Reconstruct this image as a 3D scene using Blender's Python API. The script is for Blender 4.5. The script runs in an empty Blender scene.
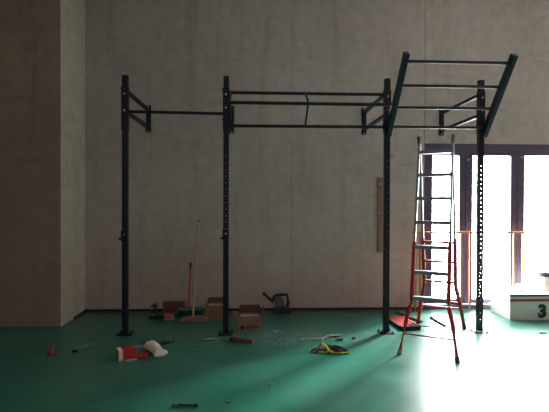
import bpy, bmesh, math, random
from mathutils import Vector, Matrix
random.seed(7)
S = bpy.context.scene
C = S.collection
PI = math.pi

# ------------------------------------------------------------------ materials
def _mat(name):
    m = bpy.data.materials.new(name); m.use_nodes = True
    nt = m.node_tree; b = nt.nodes['Principled BSDF']
    return m, nt, b

def mat(name, col, rough=0.6, metal=0.0, var=0.12, scale=14.0, bump=0.0, spec=0.5):
    """procedural material: colour broken up by noise, optional bump"""
    m, nt, b = _mat(name)
    tc = nt.nodes.new('ShaderNodeTexCoord')
    n = nt.nodes.new('ShaderNodeTexNoise'); n.inputs['Scale'].default_value = scale
    n.inputs['Detail'].default_value = 4
    nt.links.new(tc.outputs['Object'], n.inputs['Vector'])
    r = nt.nodes.new('ShaderNodeValToRGB')
    r.color_ramp.elements[0].position = 0.3; r.color_ramp.elements[1].position = 0.7
    r.color_ramp.elements[0].color = (*[max(0, c*(1-var)) for c in col], 1)
    r.color_ramp.elements[1].color = (*[min(1, c*(1+var)) for c in col], 1)
    nt.links.new(n.outputs['Fac'], r.inputs['Fac'])
    nt.links.new(r.outputs['Color'], b.inputs['Base Color'])
    b.inputs['Roughness'].default_value = rough
    b.inputs['Metallic'].default_value = metal
    b.inputs['Specular IOR Level'].default_value = spec
    if bump:
        bp = nt.nodes.new('ShaderNodeBump'); bp.inputs['Strength'].default_value = bump
        bp.inputs['Distance'].default_value = 0.01
        nt.links.new(n.outputs['Fac'], bp.inputs['Height'])
        nt.links.new(bp.outputs['Normal'], b.inputs['Normal'])
    return m

def wall_mat(name, base, dark, lowtint):
    m, nt, b = _mat(name)
    L = nt.links.new; N = nt.nodes.new
    g = N('ShaderNodeNewGeometry')
    def noise(scale, detail, sx=1, sy=1, sz=1, rough=.55):
        mp = N('ShaderNodeMapping'); mp.inputs['Scale'].default_value = (sx, sy, sz)
        n = N('ShaderNodeTexNoise'); n.inputs['Scale'].default_value = scale
        n.inputs['Detail'].default_value = detail; n.inputs['Roughness'].default_value = rough
        L(g.outputs['Position'], mp.inputs['Vector']); L(mp.outputs['Vector'], n.inputs['Vector'])
        return n.outputs['Fac']
    def ramp(f, p0, p1, c0, c1):
        r = N('ShaderNodeValToRGB'); e = r.color_ramp.elements
        e[0].position = p0; e[1].position = p1; e[0].color = (*c0, 1); e[1].color = (*c1, 1)
        L(f, r.inputs['Fac']); return r.outputs['Color']
    def mix(f, a, c, mode='MIX'):
        x = N('ShaderNodeMix'); x.data_type = 'RGBA'; x.blend_type = mode
        if isinstance(f, float): x.inputs[0].default_value = f
        else: L(f, x.inputs[0])
        for s, v in ((6, a), (7, c)):
            if isinstance(v, tuple): x.inputs[s].default_value = (*v, 1)
            else: L(v, x.inputs[s])
        return x.outputs[2]
    big = ramp(noise(0.8, 5), .35, .68, dark, base)
    # finer mottling
    fine = ramp(noise(9, 6), .3, .7, (.86, .86, .86), (1.07, 1.07, 1.07))
    c = mix(1.0, big, fine, 'MULTIPLY')
    # vertical water marks
    drip = ramp(noise(2.6, 3, 1.6, 1.6, .14), .56, .72, (1, 1, 1), (.84, .80, .76))
    c = mix(1.0, c, drip, 'MULTIPLY')
    # horizontal scuffs
    sc = ramp(noise(3.4, 8, .9, .9, 5.0, .7), .63, .71, (1, 1, 1), (.70, .67, .64))
    c = mix(1.0, c, sc, 'MULTIPLY')
    # dirty, slightly rusty tone of the lower wall
    sep = N('ShaderNodeSeparateXYZ'); L(g.outputs['Position'], sep.inputs[0])
    mr = N('ShaderNodeMapRange'); mr.inputs[1].default_value = .0; mr.inputs[2].default_value = 1.4
    mr.inputs[3].default_value = .55; mr.inputs[4].default_value = 0
    ad = N('ShaderNodeMath'); ad.operation = 'MULTIPLY'
    L(sep.outputs['Z'], mr.inputs[0]); L(mr.outputs[0], ad.inputs[0]); L(noise(1.7, 5), ad.inputs[1])
    c = mix(ad.outputs[0], c, lowtint)
    L(c, b.inputs['Base Color']); b.inputs['Roughness'].default_value = .85
    b.inputs['Specular IOR Level'].default_value = .25
    bp = N('ShaderNodeBump'); bp.inputs['Strength'].default_value = .25; bp.inputs['Distance'].default_value = .01
    L(noise(6, 8), bp.inputs['Height']); L(bp.outputs['Normal'], b.inputs['Normal'])
    return m

def floor_mat():
    m, nt, b = _mat('green_epoxy_floor')
    L = nt.links.new; N = nt.nodes.new
    g = N('ShaderNodeNewGeometry')
    def noise(scale, detail, sc=(1, 1, 1), rot=0, rough=.55, dist=0):
        mp = N('ShaderNodeMapping'); mp.inputs['Scale'].default_value = sc; mp.inputs['Rotation'].default_value = (0, 0, rot)
        n = N('ShaderNodeTexNoise'); n.inputs['Scale'].default_value = scale; n.inputs['Distortion'].default_value = dist
        n.inputs['Detail'].default_value = detail; n.inputs['Roughness'].default_value = rough
        L(g.outputs['Position'], mp.inputs['Vector']); L(mp.outputs['Vector'], n.inputs['Vector'])
        return n.outputs['Fac']
    def mr(f, a, c, lo, hi):
        x = N('ShaderNodeMapRange'); x.inputs[1].default_value = a; x.inputs[2].default_value = c
        x.inputs[3].default_value = lo; x.inputs[4].default_value = hi; L(f, x.inputs[0]); return x.outputs[0]
    def mth(op, a, c):
        x = N('ShaderNodeMath'); x.operation = op
        for i, v in enumerate((a, c)):
            if isinstance(v, (int, float)): x.inputs[i].default_value = v
            else: L(v, x.inputs[i])
        return x.outputs[0]
    def mix(f, a, c):
        x = N('ShaderNodeMix'); x.data_type = 'RGBA'; L(f, x.inputs[0])
        for s, v in ((6, a), (7, c)):
            if isinstance(v, tuple): x.inputs[s].default_value = (*v, 1)
            else: L(v, x.inputs[s])
        return x.outputs[2]
    c = mix(mr(noise(1.3, 2), .3, .7, 0, 1), (.008, .140, .092), (.011, .175, .118))
    # powdery dust clouds and sweeping streaks
    d1 = mr(noise(1.8, 3), .45, .8, 0, .22)
    d2 = mr(noise(16, 6, (.6, 1.8, 1), .35, .7), .52, .78, 0, .42)
    dust = mth('ADD', d1, mth('MULTIPLY', d2, mr(noise(1.2, 3), .35, .65, .1, 1)))
    # a patch of plaster dust in the middle of the floor
    vd = N('ShaderNodeVectorMath'); vd.operation = 'DISTANCE'
    mp = N('ShaderNodeMapping'); mp.inputs['Scale'].default_value = (.5, 1.5, 1)
    L(g.outputs['Position'], mp.inputs['Vector']); L(mp.outputs[0], vd.inputs[0]); vd.inputs[1].default_value = (.12, 6.92, 0)
    patch = mth('MULTIPLY', mr(vd.outputs['Value'], .15, .75, 1, 0), mr(noise(7, 8, rough=.7), .38, .66, 0, .9))
    dust = mth('MAXIMUM', dust, patch)
    c = mix(dust, c, (.15, .32, .26))
    # floor turns darker and browner towards the wall, broken by noise
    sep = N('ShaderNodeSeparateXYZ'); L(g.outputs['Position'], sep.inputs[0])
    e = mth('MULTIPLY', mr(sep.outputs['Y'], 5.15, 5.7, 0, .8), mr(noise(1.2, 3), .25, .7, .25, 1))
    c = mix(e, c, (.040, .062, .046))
    L(c, b.inputs['Base Color'])
    ro = mth('ADD', mr(noise(1.6, 2), .3, .7, .29, .36), mth('MULTIPLY', dust, .05))
    L(ro, b.inputs['Roughness']); b.inputs['IOR'].default_value = 1.8
    bp = N('ShaderNodeBump'); bp.inputs['Strength'].default_value = .05; bp.inputs['Distance'].default_value = .01
    L(noise(3.0, 3), bp.inputs['Height']); L(bp.outputs['Normal'], b.inputs['Normal'])
    return m

def glass_mat():
    m = bpy.data.materials.new('window_glass'); m.use_nodes = True
    nt = m.node_tree; nt.nodes.clear()
    o = nt.nodes.new('ShaderNodeOutputMaterial'); mx = nt.nodes.new('ShaderNodeMixShader')
    t = nt.nodes.new('ShaderNodeBsdfTransparent'); gl = nt.nodes.new('ShaderNodeBsdfGlossy')
    gl.inputs['Roughness'].default_value = .02
    t.inputs['Color'].default_value = (.95, .96, .97, 1)
    mx.inputs[0].default_value = .05
    nt.links.new(t.outputs[0], mx.inputs[1]); nt.links.new(gl.outputs[0], mx.inputs[2]); nt.links.new(mx.outputs[0], o.inputs[0])
    return m

M = dict(
    wall=wall_mat('grey_plaster', (.59, .530, .505), (.485, .435, .41), (.47, .31, .29)),
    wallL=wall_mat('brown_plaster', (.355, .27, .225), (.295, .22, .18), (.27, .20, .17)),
    wallP=wall_mat('window_lit_pilaster_plaster', (.74, .72, .60), (.66, .64, .54), (.56, .46, .40)),  # side face lightened: window light falling on it is put into the colour
    ceil=mat('ceiling_paint', (.80, .75, .72), .9),
    side=mat('pale_plaster', (.74, .66, .62), .9),
    floor=floor_mat(),
    glass=glass_mat(),
    frame=mat('purple_haze_tinted_frame', (.095, .072, .135), .5, var=.15),  # purple veil of the window bloom is mixed into the frame colour
    rail=mat('tan_rail_paint', (.42, .20, .10), .5),
    skirt=mat('black_skirting', (.016, .013, .013), .7),
    rig=mat('navy_powder_coat', (.007, .008, .020), .45, var=.15, scale=30, spec=.35),
    rigblue=mat('blue_black_powder_coat', (.010, .015, .040), .42, var=.15, scale=30, spec=.4),
    bolt=mat('zinc_bolt', (.6, .6, .58), .3, 1.0),
    alu=mat('aluminium', (.24, .25, .28), .45, .55, scale=20),
    red=mat('red_ladder_paint', (.42, .022, .02), .45, var=.25, scale=20),
    cap=mat('dark_plastic_cap', (.03, .028, .03), .6),
    brass=mat('worn_rubber_foot', (.35, .2, .1), .6),
    card=mat('cardboard', (.27, .155, .10), .85, var=.12),
    cardin=mat('cardboard_inside', (.15, .08, .055), .9),
    cardred=mat('reddish_cardboard', (.16, .062, .045), .9),
    pink=mat('pinkish_carton', (.36, .16, .13), .8),
    ink=mat('dark_print', (.03, .022, .03), .8),
    white=mat('white_paint', (.74, .74, .72), .5, var=.05),
    podium=mat('podium_grey_white_paint', (.60, .64, .60), .5, var=.07, scale=5),
    podtop=mat('podium_dark_edge', (.055, .05, .085), .6),
    stripe=mat('red_stripe_paint', (.42, .03, .035), .5),
    bag=mat('white_plastic_bag', (.78, .75, .68), .5, var=.1, bump=.3),
    scrap=mat('pale_plaster_scrap', (.38, .40, .37), .8),
    grey=mat('grey_scrap', (.16, .17, .16), .8),
    carred=mat('red_carton', (.52, .022, .028), .5, var=.1),
    black=mat('black_plastic', (.012, .012, .014), .35, var=.2),
    blackf=mat('black_fabric', (.02, .018, .02), .85, var=.4, scale=40, bump=.5),
    navyp=mat('navy_plastic', (.018, .022, .04), .4),
    greyp=mat('grey_plastic', (.12, .13, .15), .4),
    yellow=mat('yellow_trim', (.62, .65, .05), .6),
    teal=mat('teal_plastic', (.015, .17, .15), .4),
    straw=mat('wooden_broom_stick', (.52, .36, .20), .6, scale=6),
    head=mat('brown_broom_bristle', (.30, .16, .13), .95, var=.35, scale=60, bump=.8),
    wood=mat('timber_batten', (.27, .165, .11), .7, scale=8),
    oldwood=mat('dark_timber', (.13, .075, .06), .8, scale=10),
    steel=mat('worn_steel', (.35, .34, .33), .35, .9),
    orange=mat('faded_red_plastic', (.34, .085, .06), .6),
    dred=mat('dull_red_plastic', (.17, .02, .018), .7),
)

# ------------------------------------------------------------------ mesh helper
class MB:
    def __init__(s): s.bm = bmesh.new()
    def box(s, a, b, mx=None):
        r = bmesh.ops.create_cube(s.bm, size=1)['verts']
        c = [(a[i]+b[i])/2 for i in range(3)]; d = [abs(b[i]-a[i]) for i in range(3)]
        for v in r:
            v.co = Vector((v.co.x*d[0]+c[0], v.co.y*d[1]+c[1], v.co.z*d[2]+c[2]))
            if mx: v.co = mx @ v.co
        return s
    def beam(s, p, q, w, h, up=(0, 0, 1)):
        """rectangular bar from p to q"""
        p, q = Vector(p), Vector(q); d = (q-p).normalized(); u = Vector(up)
        if abs(d.dot(u)) > .99: u = Vector((0, 1, 0))
        x = d.cross(u).normalized(); z = x.cross(d).normalized(); vs = []
        for e in (p, q):
            for (i, j) in ((-1, -1), (1, -1), (1, 1), (-1, 1)):
                vs.append(s.bm.verts.new(e + x*i*w/2 + z*j*h/2))
        for k in range(4): s.bm.faces.new((vs[k], vs[(k+1) % 4], vs[4+(k+1) % 4], vs[4+k]))
        s.bm.faces.new(vs[3::-1]); s.bm.faces.new(vs[4:])
        return s
    def tube(s, pts, r, n=10, r2=None):
        pts = [Vector(p) for p in pts]; rings = []
        for i, p in enumerate(pts):
            d = (pts[min(i+1, len(pts)-1)]-pts[max(i-1, 0)]).normalized()
            u = Vector((0, 0, 1)) if abs(d.z) < .95 else Vector((0, 1, 0))
            x = d.cross(u).normalized(); y = x.cross(d).normalized()
            rr = r if r2 is None else r+(r2-r)*i/(len(pts)-1)
            rings.append([s.bm.verts.new(p+x*rr*math.cos(2*PI*k/n)+y*rr*math.sin(2*PI*k/n)) for k in range(n)])
        for a, b in zip(rings, rings[1:]):
            for k in range(n): s.bm.faces.new((a[k], a[(k+1) % n], b[(k+1) % n], b[k]))
        s.bm.faces.new(rings[0][::-1]); s.bm.faces.new(rings[-1])
        return s
    def poly(s, pts, t, mx=None):
        """flat outline (x,y pairs) extruded by t along z"""
        lo = [s.bm.verts.new(Vector((x, y, 0))) for x, y in pts]; hi = [s.bm.verts.new(Vector((x, y, t))) for x, y in pts]
        n = len(pts)
        for k in range(n): s.bm.faces.new((lo[k], lo[(k+1) % n], hi[(k+1) % n], hi[k]))
        s.bm.faces.new(lo[::-1]); s.bm.faces.new(hi)
        if mx:
            for v in lo+hi: v.co = mx @ v.co
        return s
    def build(s, name, m, parent=None, bevel=0, smooth=False, loc=None):
        bmesh.ops.recalc_face_normals(s.bm, faces=s.bm.faces)
        me = bpy.data.meshes.new(name); s.bm.to_mesh(me); s.bm.free()
        me.materials.append(m)
        if smooth: me.shade_smooth() if hasattr(me, 'shade_smooth') else None
        o = bpy.data.objects.new(name, me); C.objects.link(o)
        if parent: o.parent = parent
        if loc: o.location = loc
        if bevel:
            bv = o.modifiers.new('bevel', 'BEVEL'); bv.width = bevel; bv.segments = 2; bv.limit_method = 'ANGLE'
        return o

def tag(o, label, cat, group=None, kind=None):
    o['label'] = label; o['category'] = cat
    if group: o['group'] = group
    if kind: o['kind'] = kind
    return o
def thing(name, label, cat, loc=(0, 0, 0), rz=0, group=None):
    o = bpy.data.objects.new(name, None); C.objects.link(o); o.empty_display_size = .1
    o.location = loc; o.rotation_euler = (0, 0, rz)
    return tag(o, label, cat, group)
def struct(o): o['kind'] = 'structure'; return o
def copy_tree(o, parent=None):
    c = o.copy(); C.objects.link(c)
    if parent: c.parent = parent
    for ch in [k for k in o.children]: copy_tree(ch, c)
    return c

# ------------------------------------------------------------------ the room
D = 5.76      # back wall
XL, XR, YF, ZC = -4.6, 5.4, -4.2, 4.5
WX0, WX1, WZ = 2.24, 5.12, 2.205
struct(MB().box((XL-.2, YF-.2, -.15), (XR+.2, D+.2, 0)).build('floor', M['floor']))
struct(MB().box((XL-.2, YF-.2, ZC), (XR+.2, D+.2, ZC+.2)).build('ceiling', M['ceil']))
w = MB()
w.box((XL, D+.012, 0), (WX0, D+.22, ZC)); w.box((WX0, D+.012, WZ), (XR, D+.22, ZC)); w.box((WX1, D+.012, 0), (XR, D+.22, WZ))
g = .004
for x0, x1 in ((-2.21, .467), (.467, WX0-.009)):
    w.box((x0+g, D, 0), (x1-g, D+.012, ZC))
w.box((WX0-.009+g, D, WZ), (4.05-g, D+.012, ZC)); w.box((4.05+g, D, WZ), (XR, D+.012, ZC)); w.box((WX1, D, 0), (XR, D+.012, WZ))
struct(w.build('wall_back', M['wall']))
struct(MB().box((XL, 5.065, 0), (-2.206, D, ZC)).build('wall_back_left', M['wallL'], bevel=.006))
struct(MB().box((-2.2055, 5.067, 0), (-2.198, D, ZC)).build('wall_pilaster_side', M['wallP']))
struct(MB().box((XL-.2, YF, 0), (XL, 5.065, ZC)).build('wall_left', M['side']))
struct(MB().box((XL-.2, YF-.2, 0), (XR+.2, YF, ZC)).build('wall_front', M['side']))
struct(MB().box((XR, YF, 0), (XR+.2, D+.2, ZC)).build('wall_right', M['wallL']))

# glazed doors in the back wall
f = MB(); fy0, fy1 = D+.005, D+.085
f.box((WX0, fy0, WZ-.155), (WX1, fy1, WZ))
f.box((WX0, fy0, 0), (WX1, fy1, .05)).box((WX0+.1, fy0+.012, .05), (WX1-.1, fy1, .125))
for x0, x1 in ((WX0, WX0+.108), (2.712, 2.892), (3.415, 3.605), (4.13, 4.32), (WX1-.11, WX1)):
    f.box((x0, fy0, .05), (x1, fy1, WZ-.155))
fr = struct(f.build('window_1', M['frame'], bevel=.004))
for i, (x0, x1) in enumerate(((2.348, 2.712), (2.892, 3.415), (3.605, 4.13), (4.32, WX1-.11))):
    MB().box((x0-.01, D+.04, .115), (x1+.01, D+.046, WZ-.145)).build('glass_pane', M['glass'], fr)
    # stile joint and hinge bracket on each leaf
for x in (2.80, 3.51):
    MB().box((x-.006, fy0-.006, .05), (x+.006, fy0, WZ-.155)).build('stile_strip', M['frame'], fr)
for x, z in ((3.56, 2.03), (3.04, 2.05), (2.83, 1.99)):
    MB().tube([(x, fy0-.012, z), (x, fy0, z)], .016, 10).build('lock_pin', M['bolt'], fr)

b = MB().box((-2.197, D-.014, 0), (WX0-.02, D, .028)); b.box((-2.197, 5.4, 0), (-2.185, D-.014, .022))
struct(b.build('baseboard_back', M['skirt']))

# guard rail in front of the glazed doors
gr = thing('guard_rail', 'tan painted metal guard rail across the inside of the glazed doors', 'railing', (3.6, D-.1, 0))
ry = 0
t = MB().beam((2.05-3.6, ry, 1.028), (WX1+.1-3.6, ry, 1.028), .04, .022); t.build('top_rail', M['rail'], gr, bevel=.003)
t = MB().beam((2.14-3.6, ry, .083), (WX1-3.6, ry, .083), .025, .018); t.build('bottom_rail', M['white'], gr)
for x in (2.085, 2.145, 2.69, 2.81, 3.40, 3.52, 4.11, 4.23, 4.82, 4.94):
    MB().beam((x-3.6, ry, 0), (x-3.6, ry, 1.017), .022, .022).build('baluster', M['rail'], gr)

# ------------------------------------------------------------------ the exercise rig
rig = thing('exercise_rig', 'navy steel wall mounted pull up rig with four posts and a slanted ladder section', 'exercise rig', (.5, 4.74, 0))
RX, RYo = .5, 4.74
def L_(x, y, z): return (x-RX, y-RYo, z)
PX = [-1.391, -.3204, 1.4189, 2.4579]
H = 2.75
def post(x, y, zones, rad):
    """steel upright: drilled front plate with two folded sides"""
    wd, dp, t = .058, .05, .004
    m = MB(); bm = m.bm
    # vertical stations: a drilled cell is 'pitch' high, else a plain stretch
    holes = []
    for z0, z1, pitch in zones:
        z = z0
        while z < z1: holes.append((z, pitch)); z += pitch
    holes.sort(); z = 0.012; x0, x1 = x-wd/2, x+wd/2; yf = y-dp/2
    for hz, p in holes:
        a, b_ = hz-p/2+.001, hz+p/2-.001
        a = max(a, z)
        if a > z+1e-4: m.box(L_(x0, yf, z), L_(x1, yf+t, a))
        r = rad; n = 12
        ring = [[], []]; outer = [[], []]
        for q, yy in enumerate((yf, yf+t)):
            for k in range(n):
                an = 2*PI*k/n + PI/n; cx, cz = math.cos(an), math.sin(an)
                ring[q].append(bm.verts.new(L_(x+r*cx, yy, hz+r*cz)))
                sc = min(wd/2/abs(cx) if abs(cx) > 1e-6 else 9, ((b_-a)/2)/abs(cz) if abs(cz) > 1e-6 else 9)
                outer[q].append(bm.verts.new(L_(x+sc*cx, yy, (a+b_)/2+sc*cz)))
        for k in range(n):
            j = (k+1) % n
            bm.faces.new((ring[0][k], ring[0][j], outer[0][j], outer[0][k]))
            bm.faces.new((ring[1][k], outer[1][k], outer[1][j], ring[1][j]))
            bm.faces.new((ring[0][k], ring[1][k], ring[1][j], ring[0][j]))
        # fill the four corners left by the ring
        for sx in (-1, 1):
            for sz in (-1, 1):
                zc = b_ if sz > 0 else a
                m.box(L_(x+sx*(wd/2-.012), yf+.0005, zc-sz*.008), L_(x+sx*wd/2, yf+t-.0005, zc))
        z = b_
    m.box(L_(x0, yf, z), L_(x1, yf+t, H))
    for sx in (-1, 1):
        xx = x+sx*(wd/2-t/2); m.box(L_(xx-t/2, yf+t, .012), L_(xx+t/2, y+dp/2, H))
    p = m.build('post', M['rig'], rig)
    MB().box(L_(x0-.002, yf-.002, H), L_(x1+.002, y+dp/2+.002, H+.006)).build('end_cap', M['cap'], p)
    MB().box(L_(x-.078, y-.07, 0), L_(x+.078, y+.07, .010)).build('base_plate', M['rig'], p, bevel=.002)
    for sx in (-1, 1):
        for sy in (-1, 1):
            MB().tube([L_(x+sx*.062, y+sy*.052, .012), L_(x+sx*.062, y+sy*.052, .026)], .009, 6).build('anchor_bolt', M['cap'], p)
    # clamp sleeve where the crossbars and wall arms bolt on
    MB().box(L_(x0-.006, yf-.006, 2.17), L_(x1+.006, yf-.0005, 2.63)).box(L_(x0-.006, yf-.0005, 2.17), L_(x0-.0005, y+dp/2, 2.63)).box(L_(x1+.0005, yf-.0005, 2.17), L_(x1+.006, y+dp/2, 2.63)).build('sleeve', M['rig'], p)
    for z in ((2.555, 2.38) if x < -1 else (2.56, 2.42)):
        MB().tube([L_(x, yf-.018, z), L_(x, yf-.006, z)], .011, 6).build('bolt', M['bolt'], p)
    for z in (2.62, 2.30):
        MB().tube([L_(x0-.02, y, z), L_(x0-.006, y, z)], .008, 6).build('side_bolt', M['cap'], p)
    return p
Yr = D-1.0284; Y1 = D-1.0121
ys = [Y1, Yr, Yr, Yr]
zones = [[], [(1.06, 1.95, .07)], [(.4, 1.9, .07)], [(.14, .72, .072), (.82, 1.86, .05)]]
for i in range(4): post(PX[i], ys[i], zones[i], (.006, .0060, .0042, .0058)[i])
# hooks on the two left posts
for x, y, z in ((PX[0], Y1, 1.05), (PX[1], Yr, 1.06)):
    m = MB(); m.box(L_(x-.035, y-.04, z-.05), L_(x+.033, y-.0255, z+.06)); m.tube([L_(x-.034, y-.03, z-.03), L_(x-.06, y-.03, z-.03)], .011, 8)
    h = m.build('bar_hook', M['rig'], rig)
    MB().tube([L_(x, y-.055, z+.02), L_(x, y-.04, z+.02)], .010, 8).build('hook_pin', M['bolt' if x > -1 else 'greyp'], h)
# wall brackets: plate on the wall and two level arms out to the post
for i in range(4):
    x, y = PX[i]+(.0 if i else .0), ys[i]
    pl = MB().box(L_(x-.032, D-.008, 2.31), L_(x+.032, D-.001, 2.665)).build('wall_bracket', M['rig'], rig)
    for z in (2.60, 2.375):
        MB().beam(L_(x, D-.008, z), L_(x, y+.026, z), .036, .036).build('arm', M['rig'], pl)
    for z in (2.65, 2.325):
        MB().tube([L_(x, D-.022, z), L_(x, D-.008, z)], .011, 6).build('bolt', M['bolt'], pl)
# crossbars
def xbar(x0, x1, y, z0, z1=None, r=.017):
    MB().tube([L_(x0, y, z0), L_(x1, y, z1 or z0)], r, 14).build('crossbar', M['rig'], rig, smooth=False)
xbar(PX[0]+.035, PX[1]-.035, Yr+.005, 2.372, 2.362, .016)
xbar(PX[1]+.035, PX[2]-.035, Yr, 2.587, 2.587)
xbar(PX[1]+.035, PX[2]-.035, Yr, 2.232, 2.236)
xm0, xm1 = PX[1]+.05, PX[2]-.045; ym, zm = 4.44, 2.415
xbar(xm0, xm1, ym, zm, zm-.003)
for k, x in enumerate((xm0, (PX[1]+PX[2])/2-.02, xm1)):
    m = MB(); r = .013 if k == 1 else .013
    m.tube([L_(x, Yr, 2.587), L_(x, ym+.0, zm)], r, 10); m.tube([L_(x, ym, zm), L_(x, Yr, 2.234)], r, 10)
    m.build('bar_strut', M['rig'], rig)
# slanted ladder between posts three and four
lx0, lx1 = PX[2]+.018, PX[3]+.038
A = Vector((0, 4.74, 2.15)); B = Vector((0, 4.17, 2.85))
for x in (lx0, lx1):
    sr = MB().beam(L_(x, A.y, A.z), L_(x, B.y, B.z), .05, .075).build('ladder_rail', M['rigblue'], rig, bevel=.004)
    MB().tube([L_(x-.03, A.y+.01-.09, A.z+.10), L_(x-.026, A.y+.01-.09, A.z+.10)], .010, 6).build('bolt', M['bolt'], sr)
for z in (2.228, 2.405, 2.592, 2.785):
    t_ = (z-A.z)/(B.z-A.z); y = A.y+(B.y-A.y)*t_
    MB().tube([L_(lx0+.02, y, z), L_(lx1-.02, y, z)], .016, 14).build('rung', M['rig'], rig)

# ------------------------------------------------------------------ step ladder
yaw = -.497
sl = thing('step_ladder', 'tall folding step ladder with silver upper rails and red splayed legs', 'ladder', (1.842, 4.44, 0), yaw)
HT = 2.03
def rail(side, front):
    """local: x across, y depth; front frame at y=-0.57"""
    yb = -.575*front
    def Pt(z, hw): return Vector((side*hw, (yb*(1-z/HT))-front*.018, z))
    hw = .163
    up, lo, jt = Pt(HT, .160), Pt(.50, hw), Pt(1.0, hw)
    foot = Pt(.012, .25)
    nm = 'rail'
    a = MB().beam(jt, up, .022, .042).build('upper_rail', M['alu'], sl, bevel=.002)
    b_ = MB().tube([foot, Pt(.30, .205), Pt(.44, .172), lo, Pt(.7, hw), jt+Vector((0, 0, .03))], .020, 10).build('leg', M['red'], sl)
    MB().tube([Pt(.0, .252), Pt(.05, .243)], .021, 10).build('rubber_foot', M['brass' if front > 0 and side < 0 else 'cap'], b_)
    tip = MB().beam(up-Vector((0, 0, .01)), up+Vector((side*.004, -front*.015, .07)), .026, .04).build('hinge_cap', M['cap' if side < 0 else 'wood'], a)
    return Pt
for side in (-1, 1):
    rail(side, 1); rail(side, -1)
def yat(z, front): return (-.575*front)*(1-z/HT)-front*.018
for k in range(7):
    z = .512+.2365*k; y = yat(z, 1)
    MB().beam((-.155, y, z), (.155, y, z), .055, .034).build('tread', M['alu'], sl, bevel=.002)
for z in (.985, .765, .535):
    y = yat(z, -1)
    MB().beam((-.155, y, z), (.155, y, z), .03, .022).build('rear_rung', M['red'], sl)
for z, hw in ((.295, .20), (.235, .212)):
    y = yat(z, -1); MB().beam((-hw, y, z), (hw, y, z), .022, .03 if z > .26 else .014).build('rear_rung', M['red'], sl)
for z, hw in ((.185, .22), (.27, .205)):
    y = yat(z, 1); MB().tube([(-hw, y, z), (hw, y, z)], .007 if z < .2 else .005, 8).build('cross_brace', M['red'], sl)

# ------------------------------------------------------------------ podium step
pd = thing('winners_podium_step', 'low white podium step marked with a dark number three beside the glazed doors', 'podium', (3.62, 5.44, 0), .0)
x0, x1, y0, y1, hz = -.545, .62, -.25, .185, .31
MB().box((x0, y0, .0), (x1, y1, hz-.004)).build('body', M['podium'], pd)
MB().box((x0-.002, y0-.008, hz-.026), (x1+.002, y0, hz-.004)).build('edge_trim', M['podtop'], pd)
MB().box((x0-.004, y0-.004, hz-.004), (x1+.004, y1+.002, hz)).build('top_board', M['white'], pd)
MB().box((x0-.002, y0-.003, .222), (x1+.002, y0, .252)).build('stripe', M['stripe'], pd)
cu = bpy.data.curves.new('numeral', 'FONT'); cu.body = '3'; cu.size = .205; cu.extrude = .0015; cu.offset = .013
cu.align_x = 'CENTER'
tmp = bpy.data.objects.new('tmp', cu); C.objects.link(tmp)
bpy.context.view_layer.update()
me = bpy.data.meshes.new_from_object(tmp.evaluated_get(bpy.context.evaluated_depsgraph_get()))
C.objects.unlink(tmp); bpy.data.objects.remove(tmp)
nu = bpy.data.objects.new('numeral', me); C.objects.link(nu); nu.parent = pd
me.materials.clear(); me.materials.append(M['ink']); nu.location = (-.145, y0-.003, .036); nu.rotation_euler = (PI/2, 0, 0)

# things on the podium
t = thing('small_cup', 'small pale cup with a pinkish rim on the left part of the podium step', 'cup', (3.33, 5.42, .31))
MB().tube([(0, 0, 0), (0, 0, .06)], .042, 14, .048).build('cup_body', M['white'], t)
MB().tube([(0, 0, .0602), (0, 0, .075)], .052, 14).build('cup_rim', M['pink'], t)
t = thing('lidded_canister', 'white canister with a wide dark lid on the podium at the right edge', 'canister', (3.67, 5.40, .31))
MB().tube([(0, 0, 0), (0, 0, .09), (0, 0, .185)], .065, 18, .085).build('canister_body', M['white'], t)
MB().tube([(0, 0, .185), (0, 0, .238)], .115, 18, .105).build('lid', M['podtop'], t)
MB().tube([(.0, -.07, .02), (-.02, -.11, .05), (-.02, -.115, .10), (0, -.075, .14)], .011, 8).build('handle', M['pink'], t)

# ------------------------------------------------------------------ batten by post three
t = MB().box((1.608, D-.03, .765), (1.668, D-.002, 1.75)).build('timber_batten', M['wood'], bevel=.002)
tag(t, 'upright timber batten fixed to the wall behind the third rig post', 'batten')
for z in (1.66, 1.28):
    MB().tube([(1.638 if z > 1.5 else 1.615, D-.036, z), (1.638 if z > 1.5 else 1.615, D-.03, z)], .012, 8).build('screw', M['bolt'], t)

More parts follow.
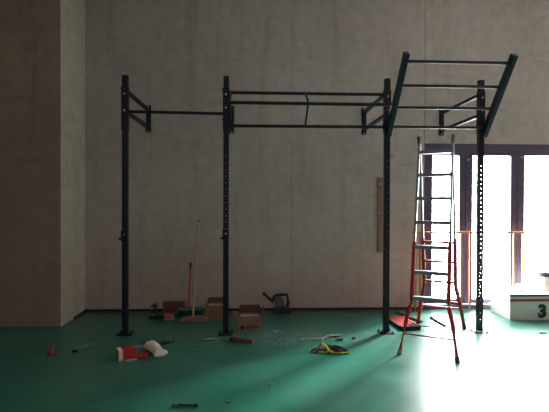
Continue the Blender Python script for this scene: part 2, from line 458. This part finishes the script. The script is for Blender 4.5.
# ------------------------------------------------------------------ cardboard boxes
def carton(name, label, loc, rz, w_, d_, h_, flaps, mark, group=None):
    t = thing(name, label, 'box', loc, rz, group); th = .005
    m = MB(); x, y = w_/2, d_/2
    m.box((-x, -y, 0), (x, -y+th, h_)).box((-x, y-th, 0), (x, y, h_)).box((-x, -y+th, 0), (-x+th, y-th, h_)).box((x-th, -y+th, 0), (x, y-th, h_)).box((-x+th, -y+th, 0), (x-th, y-th, th))
    m.build('carton_body', M['card'], t)
    for side, ang, ln in flaps:
        a = ang; m = MB()
        if side == 'back': m.poly([(-x+.004, 0), (x-.004, 0), (x-.02, ln), (-x+.02, ln)], .004, Matrix.Translation((0, y-.003, h_)) @ Matrix.Rotation(a, 4, 'X'))
        if side == 'left': m.poly([(0, -y+.004), (0, y-.004), (-ln, y-.02), (-ln, -y+.02)], .004, Matrix.Translation((-x+.003, 0, h_)) @ Matrix.Rotation(a, 4, 'Y'))
        if side == 'right': m.poly([(0, -y+.004), (0, y-.004), (ln, y-.02), (ln, -y+.02)], .004, Matrix.Translation((x-.003, 0, h_)) @ Matrix.Rotation(-a, 4, 'Y'))
        if side == 'front': m.poly([(-x+.004, 0), (x-.004, 0), (x-.02, -ln), (-x+.02, -ln)], .004, Matrix.Translation((0, -y+.003, h_)) @ Matrix.Rotation(-a, 4, 'X'))
        m.build('flap', M['cardin'] if side == 'back' else M['card'], t)
    if mark:
        m = MB(); m.tube([(-x+.05, -y-.001, .045), (-x+.05, -y, .045)], .024, 16)
        for k in range(2): m.box((-x+.09, -y-.001, .034+.016*k), (x-.03, -y, .042+.016*k))
        m.build('printed_mark', M['ink'], t)
    m = MB()
    for k in range(7):
        a = random.random()*6; m.beam((-x+.03+(w_-.06)*k/6, -.3*y, h_*.78), (-x+.05+(w_-.09)*k/6, .5*y, h_*.9), .03, .012)
    m.build('packing_filler', M['scrap'], t)
    return t
carton('cardboard_box', 'open cardboard box with print on its front, just right of the second rig post', (-.065, 4.91, 0), .03, .265, .20, .165,
       (('back', 1.75, .09), ('left', .35, .06), ('right', 1.2, .08)), True)
carton('cardboard_box', 'open cardboard box against the wall, half hidden behind the second rig post', (-.475, 5.43, 0), -.02, .27, .2, .165,
       (('back', 1.5, .06), ('right', 1.3, .05)), False)
t = MB().box((-.155, -.03, 0), (.115, .055, .13)).build('carton', M['cardred'], bevel=.004, loc=(-1.03, 5.69, 0))
tag(t, 'dark reddish carton against the wall behind the dustpan', 'box')
t = MB().box((-.055, -.04, 0), (.055, .04, .07)).build('carton', M['pink'], bevel=.003, loc=(-1.04, 5.33, 0))
t.rotation_euler.z = .2
tag(t, 'small pinkish carton on the floor left of the dustpan', 'box')

# broom and dustpan
br = thing('broom', 'broom with a pale wooden stick leaning on the wall, brown head down', 'broom', (-.74, 5.22, 0))
m = MB(); hd = [(-.17, .0), (-.155, .035), (-.10, .06), (.10, .075), (.16, .055), (.175, .0)]
m.poly(hd, .07, Matrix.Translation((0, .035, 0)) @ Matrix.Rotation(PI/2, 4, 'X')); m.build('broom_head', M['head'], br, bevel=.012)
m = MB(); m.box((.145, -.037, .004), (.178, .037, .05)); m.build('head_edge', M['pink'], br, bevel=.005)
MB().tube([(0, .0, .06), (.0, .505, 1.16)], .012, 10).build('broom_stick', M['straw'], br)
MB().tube([(0, .5, 1.15), (0, .512, 1.175)], .015, 10).build('stick_cap', M['greyp'], br)
dp = thing('dustpan', 'teal dustpan with a long red upright handle beside the broom', 'dustpan', (-.81, 5.44, 0))
m = MB(); m.box((-.16, -.14, .002), (.16, .10, .008)).box((-.16, -.14, .008), (-.152, .10, .075)).box((.152, -.14, .008), (.16, .10, .075)).box((-.16, .092, .008), (.16, .10, .10)).box((-.152, -.02, .085), (.152, .092, .09))
m.build('pan', M['teal'], dp, bevel=.002)
MB().tube([(-.03, .096, .07), (-.03, .26, .60)], .009, 8).build('pan_handle', M['carred'], dp)
MB().tube([(-.03, .247, .555), (-.03, .27, .635)], .014, 8).build('grip', M['black'], dp)

# black power tools by the wall
t = thing('power_tool', 'black power tool with a looped handle and raised nozzle beside the wall', 'power tool', (.33, 5.6, 0))
m = MB(); m.poly([(-.11, 0), (.11, 0), (.095, .085), (.0, .10), (-.09, .07)], .10, Matrix.Translation((0, .05, 0)) @ Matrix.Rotation(PI/2, 4, 'X')); m.build('tool_base', M['navyp'], t, bevel=.012)
m = MB(); m.tube([(.075, 0, .07), (.085, 0, .15), (.07, 0, .235), (-.02, 0, .235), (-.09, 0, .22), (-.115, 0, .16)], .021, 10); m.build('loop_handle', M['black'], t)
m = MB(); m.tube([(-.03, -.035, .14), (-.03, .03, .14)], .062, 20); m.build('motor_housing', M['greyp'], t, bevel=.008)
m = MB(); m.tube([(-.10, 0, .15), (-.16, 0, .19), (-.215, 0, .245)], .026, 10, .014); m.build('nozzle', M['black'], t)
m = MB(); m.tube([(-.21, 0, .24), (-.238, 0, .262)], .021, 10); m.build('nozzle_tip', M['black'], t)

t = thing('power_drill', 'small black power drill standing by the wall left of the dustpan', 'power drill', (-1.225, 5.38, 0))
MB().box((-.055, -.045, 0), (.055, .045, .05)).build('battery', M['black'], t, bevel=.008)
MB().beam((.0, 0, .045), (-.01, 0, .13), .04, .045).build('drill_grip', M['black'], t, bevel=.008)
MB().tube([(-.01, .07, .145), (-.01, -.05, .145)], .03, 14).build('drill_body', M['black'], t, bevel=.004)
MB().tube([(-.01, -.05, .145), (-.01, -.085, .145)], .014, 12).build('chuck', M['bolt'], t)
MB().box((-.012, -.048, .055), (.006, -.044, .075)).build('catch', M['bolt'], t)
MB().beam((.05, 0, .03), (.10, -.02, .02), .05, .03).build('trigger_guard', M['black'], t, bevel=.004)

# ------------------------------------------------------------------ litter in front
t = thing('red_carton', 'torn red and white carton lying on the floor below the leftmost post', 'box', (-1.165, 4.04, 0), .5)
MB().box((-.085, -.05, 0), (.07, .055, .085)).build('carton_body', M['carred'], t, bevel=.003)
MB().box((-.085, -.0525, .0), (-.05, -.0505, .0865)).box((-.085, -.0505, .0852), (-.05, .055, .0865)).build('white_band', M['white'], t)
MB().poly([(.0, -.05), (.11, -.075), (.145, .02), (.07, .05), (.0, .05)], .012, Matrix.Translation((.05, -.03, .004))).build('open_flap', M['carred'], t)
MB().poly([(-.05, -.01), (.05, -.02), (.055, .02), (-.04, .02)], .01, Matrix.Translation((.01, -.105, .0))).build('white_tab', M['scrap'], t)

# crumpled white bag: tapered sack with a gathered end
def crumple(n1, n2, fn, amp, name, m, parent=None, loc=(0, 0, 0), rz=0):
    bm = bmesh.new(); rows = []
    for i in range(n1):
        row = []
        for j in range(n2):
            p = Vector(fn(i/(n1-1), j/n2)); p += Vector((random.uniform(-amp, amp), random.uniform(-amp, amp), random.uniform(-amp, amp)))
            p.z = max(p.z, .002); row.append(bm.verts.new(p))
        rows.append(row)
    for a, b_ in zip(rows, rows[1:]):
        for j in range(n2): bm.faces.new((a[j], a[(j+1) % n2], b_[(j+1) % n2], b_[j]))
    bm.faces.new(rows[0][::-1]); bm.faces.new(rows[-1]); bmesh.ops.recalc_face_normals(bm, faces=bm.faces)
    me_ = bpy.data.meshes.new(name); bm.to_mesh(me_); bm.free(); me_.materials.append(m)
    o = bpy.data.objects.new(name, me_); C.objects.link(o); o.location = loc; o.rotation_euler.z = rz
    if parent: o.parent = parent
    sb = o.modifiers.new('sub', 'SUBSURF'); sb.levels = 1; sb.render_levels = 1
    return o
def bagf(u, v):
    prof = [.040, .054, .055, .050, .044, .042, .052, .085][min(7, int(u*7.99))]
    fl = 1.0 if u < .7 else 1.0-.55*(u-.7)/.3
    x = (u-.5)*.34; a = v*2*PI
    return (x, math.cos(a)*prof*1.05, max(.002, prof*fl*.95+math.sin(a)*prof*fl))
bag = crumple(9, 14, bagf, .005, 'plastic_bag', M['bag'], loc=(-.945, 4.15, 0), rz=-.95)
tag(bag, 'crumpled white bag lying on the floor right of the red carton', 'bag')

def chips(name, label, cat, centre, n, sx, sy, m, size=(.01, .03), group=None, rz=0):
    """one scrap: a torn bent strip of small joined flakes"""
    mb = MB(); cr, sr = math.cos(rz), math.sin(rz)
    for k in range(n):
        u, v = random.uniform(-sx, sx), random.uniform(-sy, sy)
        x, y = u*cr-v*sr, u*sr+v*cr; s = random.uniform(*size); a = random.random()*6
        q = [(math.cos(a+b_)*s*random.uniform(.6, 1), math.sin(a+b_)*s*random.uniform(.4, .9)) for b_ in (0, 1.3, 2.5, 3.6, 5)]
        mb.poly(q, random.uniform(.003, .012), Matrix.Translation((x, y, 0)))
    o = mb.build(name, m, loc=(*centre, 0)); tag(o, label, cat, group, 'stuff'); return o
chips('plaster_crumbs', 'scattered pale crumbs streaked across the dark floor at far left', 'debris', (-1.66, 4.38), 26, .17, .02, M['scrap'], (.005, .014), rz=.95)
chips('plaster_crumbs', 'dusting of pale crumbs on the floor behind the white bag', 'debris', (-1.10, 4.33), 20, .10, .025, M['scrap'], (.008, .024))
chips('dark_crumbs', 'dark shavings on the floor between the white bag and the leftmost post', 'debris', (-.98, 4.45), 26, .16, .04, M['black'], (.010, .028))
chips('plaster_crumbs', 'pale flakes on the floor right of the printed cardboard box', 'debris', (.20, 4.80), 18, .10, .05, M['scrap'], (.006, .02))
chips('plaster_crumbs', 'pale flakes on the dusty floor patch left of the work gloves', 'debris', (.28, 4.42), 16, .14, .07, M['scrap'], (.005, .014))
chips('plaster_crumbs', 'pale broken flakes directly behind the black work gloves', 'debris', (.66, 4.52), 34, .20, .03, M['scrap'], (.008, .028), rz=.1)

def torn(name, label, cat, loc, rz, pts, m, t=.004, lift=.012):
    """a torn, slightly curled scrap"""
    mb = MB(); mb.poly(pts, t); bmesh.ops.triangulate(mb.bm, faces=[f_ for f_ in mb.bm.faces if len(f_.verts) > 4])
    for v in mb.bm.verts: v.co.z += abs(math.sin(v.co.x*23+v.co.y*31))*lift
    o = mb.build(name, m, loc=loc); o.rotation_euler.z = rz; tag(o, label, cat); return o
torn('paper_scrap', 'torn pale scrap on the floor in front of the broom', 'paper', (-.47, 4.52, 0), .1, [(-.07, -.02), (-.02, -.03), (.075, -.012), (.05, .03), (-.01, .02), (-.05, .03)], M['scrap'])
torn('dark_scrap', 'small dark scrap lying left of the torn pale one', 'scrap', (-.56, 4.32, 0), -.1, [(-.05, -.012), (.05, -.015), (.055, .01), (-.03, .02)], M['grey'])
torn('paper_scrap', 'pale folded scrap on the floor among the flakes behind the gloves', 'paper', (.80, 4.60, 0), .1, [(-.09, -.03), (.0, -.05), (.11, -.02), (.08, .035), (-.04, .04)], M['scrap'], .006, .02)
t = MB().beam((-.03, 0, .012), (.035, 0, .012), .02, .02).build('wood_chip', M['oldwood'], loc=(.86, 4.47, .03)); t.location.z = .0
tag(t, 'little brown block beside the pale folded scrap', 'wood chip')
t = MB().tube([(0, 0, .012), (.03, .01, .014)], .012, 8).build('pipe_stub', M['oldwood'], loc=(.84+.19, 4.44, 0)); t.location = (1.0, 4.5, 0)
tag(t, 'short brown pipe stub at the right end of the flakes', 'pipe stub')

# timber offcut
t = MB().beam((-.095, .04, .022), (.115, -.045, .022), .045, .04).build('timber_offcut', M['oldwood'], loc=(-.14, 4.45, 0), bevel=.004)
tag(t, 'dark timber offcut on the floor in front of the second rig post', 'offcut')
MB().beam((-.125, .045, .02), (-.085, .038, .02), .05, .035).build('dark_end', M['black'], t)

# work gloves with yellow trim
gv = thing('work_gloves', 'crumpled black work gloves with yellow edging on the green floor', 'gloves', (.69, 4.17, 0), .0)
def pad(pts, h, seedv):
    mb = MB(); n = len(pts); random.seed(seedv)
    c = (sum(p[0] for p in pts)/n, sum(p[1] for p in pts)/n)
    rings = []
    for s_, z in ((1, .003), (1.0, .012), (.75, h*.85), (.35, h)):
        rings.append([mb.bm.verts.new((c[0]+(x-c[0])*s_, c[1]+(y-c[1])*s_, max(.002, z+random.uniform(-.004, .006)))) for x, y in pts])
    for a, b_ in zip(rings, rings[1:]):
        for k in range(n): mb.bm.faces.new((a[k], a[(k+1) % n], b_[(k+1) % n], b_[k]))
    mb.bm.faces.new(rings[0][::-1]); mb.bm.faces.new(rings[-1]); return mb
gl = [(-.17, -.04), (-.10, -.075), (-.02, -.09), (.0, -.03), (-.03, .06), (-.06, .11), (-.10, .06)]
g2 = [(-.03, .10), (.02, .06), (.09, .03), (.17, -.03), (.195, -.09), (.10, -.115), (.02, -.10), (.005, -.04), (-.02, .02)]
def glove(pts, h, sd, fingers):
    a = pad(pts, h, sd).build('glove', M['blackf'], gv)
    e = MB(); q = [Vector((x, y, .012)) for x, y in pts]; q.append(q[0]); e.tube(q, .0055, 6); e.build('yellow_edge', M['yellow'], a)
    for p, r_ in fingers: MB().tube([(x, y, z) for x, y, z in p], r_, 8).build('finger', M['blackf'], a)
glove(gl, .03, 3, [([(-.09, .0, .03), (-.13, -.03, .024), (-.165, -.05, .014)], .012), ([(-.06, -.02, .035), (-.09, -.05, .03), (-.12, -.075, .014)], .012)])
glove(g2, .042, 5, [([(.05, -.02, .045), (.10, -.05, .04), (.16, -.075, .02)], .013), ([(.03, -.05, .045), (.07, -.08, .035), (.10, -.11, .016)], .013), ([(.05, .01, .04), (.11, -.01, .035), (.16, -.04, .02)], .013)])
MB().tube([(-.06, .11, .02), (-.04, .06, .045), (-.02, -.01, .045), (.0, -.08, .03), (.04, -.105, .014)], .008, 8).build('wrist_strap', M['yellow'], gv)

# red slatted tray under the step ladder
tr = thing('slatted_frame', 'red slatted metal frame lying flat beside the third rig post', 'frame', (1.705, 5.04, 0), -1.47)
for sy in (-1, 1):
    MB().box((-.24, sy*.105-.008, 0), (.18, sy*.105+.008, .035)).build('side_bar', M['cap' if sy < 0 else 'red'], tr)
for k in range(5):
    y = -.07+.035*k; MB().box((-.225, y-.009, .012), (.175, y+.009, .032)).build('slat', M['red'], tr)
MB().box((-.24, -.096, 0), (-.226, .096, .03)).build('end_bar', M['cap'], tr)
MB().box((.181, -.115, .0), (.235, .115, .042)).build('end_block', M['blackf'], tr, bevel=.008)

def rod(name, label, cat, p, q, r, m):
    c = (Vector(p)+Vector(q))/2; a = Vector(p)-c; b_ = Vector(q)-c; a.z = b_.z = r
    o = MB().tube([a, b_], r, 8).build(name, m, loc=(c.x, c.y, 0)); tag(o, label, cat); return o
r1 = rod('steel_bar', 'dark red steel bar on the floor behind the slatted red frame', 'bar', (1.80, 5.56, 0), (1.955, 5.10, 0), .013, M['oldwood'])
r2 = rod('steel_bar', 'short dark steel bar on the bright floor between the step ladder legs', 'bar', (2.145, 5.26, 0), (2.165, 4.92, 0), .011, M['cap'])
MB().tube([(-.01, .172, .011), (-.012, .20, .011)], .016, 8).build('bar_end', M['cap'], r2)

# odds and ends nearer the camera
t = thing('wrench', 'small dark wrench with a bright jaw on the floor at the bottom of the picture', 'wrench', (-.49, 3.05, 0), -.07)
MB().beam((-.05, 0, .01), (.08, 0, .01), .013, .012).build('wrench_handle', M['black'], t, bevel=.003)
MB().poly([(-.085, -.012), (-.06, -.018), (-.045, -.006), (-.045, .008), (-.062, .018), (-.085, .014), (-.07, .004), (-.07, -.004)], .014, Matrix.Translation((0, 0, .003))).build('wrench_jaw', M['steel'], t)
MB().tube([(.078, 0, .01), (.092, 0, .01)], .011, 8).build('handle_end', M['black'], t)
torn('dark_scrap', 'tiny dark scrap alone on the floor right of the wrench', 'scrap', (-.19, 3.11, 0), .3, [(-.02, -.006), (.02, -.008), (.022, .006), (-.01, .01)], M['grey'])
torn('dark_scrap', 'tiny dark scrap alone on the open green floor in the centre foreground', 'scrap', (.12, 3.4, 0), .3, [(-.02, -.01), (.01, -.014), (.025, .006), (-.01, .014)], M['grey'])
t = torn('dark_scrap', 'small dark scrap on the bright floor in front of the podium step', 'scrap', (3.12, 4.66, 0), .1, [(-.05, -.015), (.02, -.03), (.07, .0), (.0, .03)], M['grey'])
t = thing('plastic_nozzle', 'small faded red nozzle standing on the dark floor at far left', 'nozzle', (-1.875, 4.13, 0))
MB().tube([(0, 0, 0), (0, 0, .02)], .045, 14, .038).build('nozzle_foot', M['dred'], t)
MB().tube([(.0, 0, .02), (.0, 0, .06), (.0, 0, .09)], .022, 12, .018).build('nozzle_neck', M['orange'], t)
t = MB().box((-.025, -.012, 0), (.025, .012, .022)).build('plastic_clip', M['black'], loc=(-1.70, 4.20, 0), bevel=.003)
tag(t, 'tiny black clip on the floor right of the faded red nozzle', 'clip')

for key, gname in (('cardboard_box', 'open cardboard boxes on the floor'), ('steel_bar', 'loose steel bars on the floor'), ('dark_scrap', 'dark scraps on the floor'), ('paper_scrap', 'pale scraps on the floor')):
    for o in C.objects:
        if o.parent is None and o.name.split('.')[0] == key: o['group'] = gname
# ------------------------------------------------------------------ sky, window portals
W = bpy.data.worlds.new('World'); S.world = W; W.use_nodes = True
bg = W.node_tree.nodes['Background']; bg.inputs[0].default_value = (1.0, .96, .95, 1); bg.inputs[1].default_value = 34.0
def portal(loc, rot, sx, sy):
    l = bpy.data.lights.new('portal', 'AREA'); l.shape = 'RECTANGLE'; l.size = sx; l.size_y = sy
    l.cycles.is_portal = True
    o = bpy.data.objects.new('portal', l); C.objects.link(o); o.location = loc; o.rotation_euler = rot
portal(((WX0+WX1)/2, D+.14, WZ/2), (-PI/2, 0, 0), WX1-WX0, WZ)
#portal((XR+.16, (RY0+RY1)/2, (RZ0+RZ1)/2), (0, PI/2, 0), RZ1-RZ0, RY1-RY0)

sn = bpy.data.lights.new('hazy_sun', 'SUN'); sn.energy = 20; sn.angle = math.radians(14); sn.color = (1, .97, .93)
so = bpy.data.objects.new('hazy_sun', sn); C.objects.link(so)
el = math.radians(26); so.rotation_euler = Vector((.72*math.cos(el), .69*math.cos(el), math.sin(el))).to_track_quat('Z', 'Y').to_euler()
# ------------------------------------------------------------------ camera
h, cy, pi_, ro = 1.4114, .042, .0078, .0032
F = Vector((math.sin(cy)*math.cos(pi_), math.cos(cy)*math.cos(pi_), -math.sin(pi_)))
R = Vector((math.cos(cy), -math.sin(cy), 0)); U = R.cross(F)
R2 = R*math.cos(ro)+U*math.sin(ro); U2 = -R*math.sin(ro)+U*math.cos(ro)
mx = Matrix((R2, U2, -F)).transposed().to_4x4(); mx.translation = (0, 0, h)
cd = bpy.data.cameras.new('camera'); cd.sensor_width = 36; cd.lens = 440/549*36
co = bpy.data.objects.new('camera', cd); C.objects.link(co); co.matrix_world = mx; S.camera = co
S.view_settings.view_transform = 'Standard'; S.view_settings.look = 'None'; S.view_settings.gamma = 1
S.view_settings.exposure = 0.27
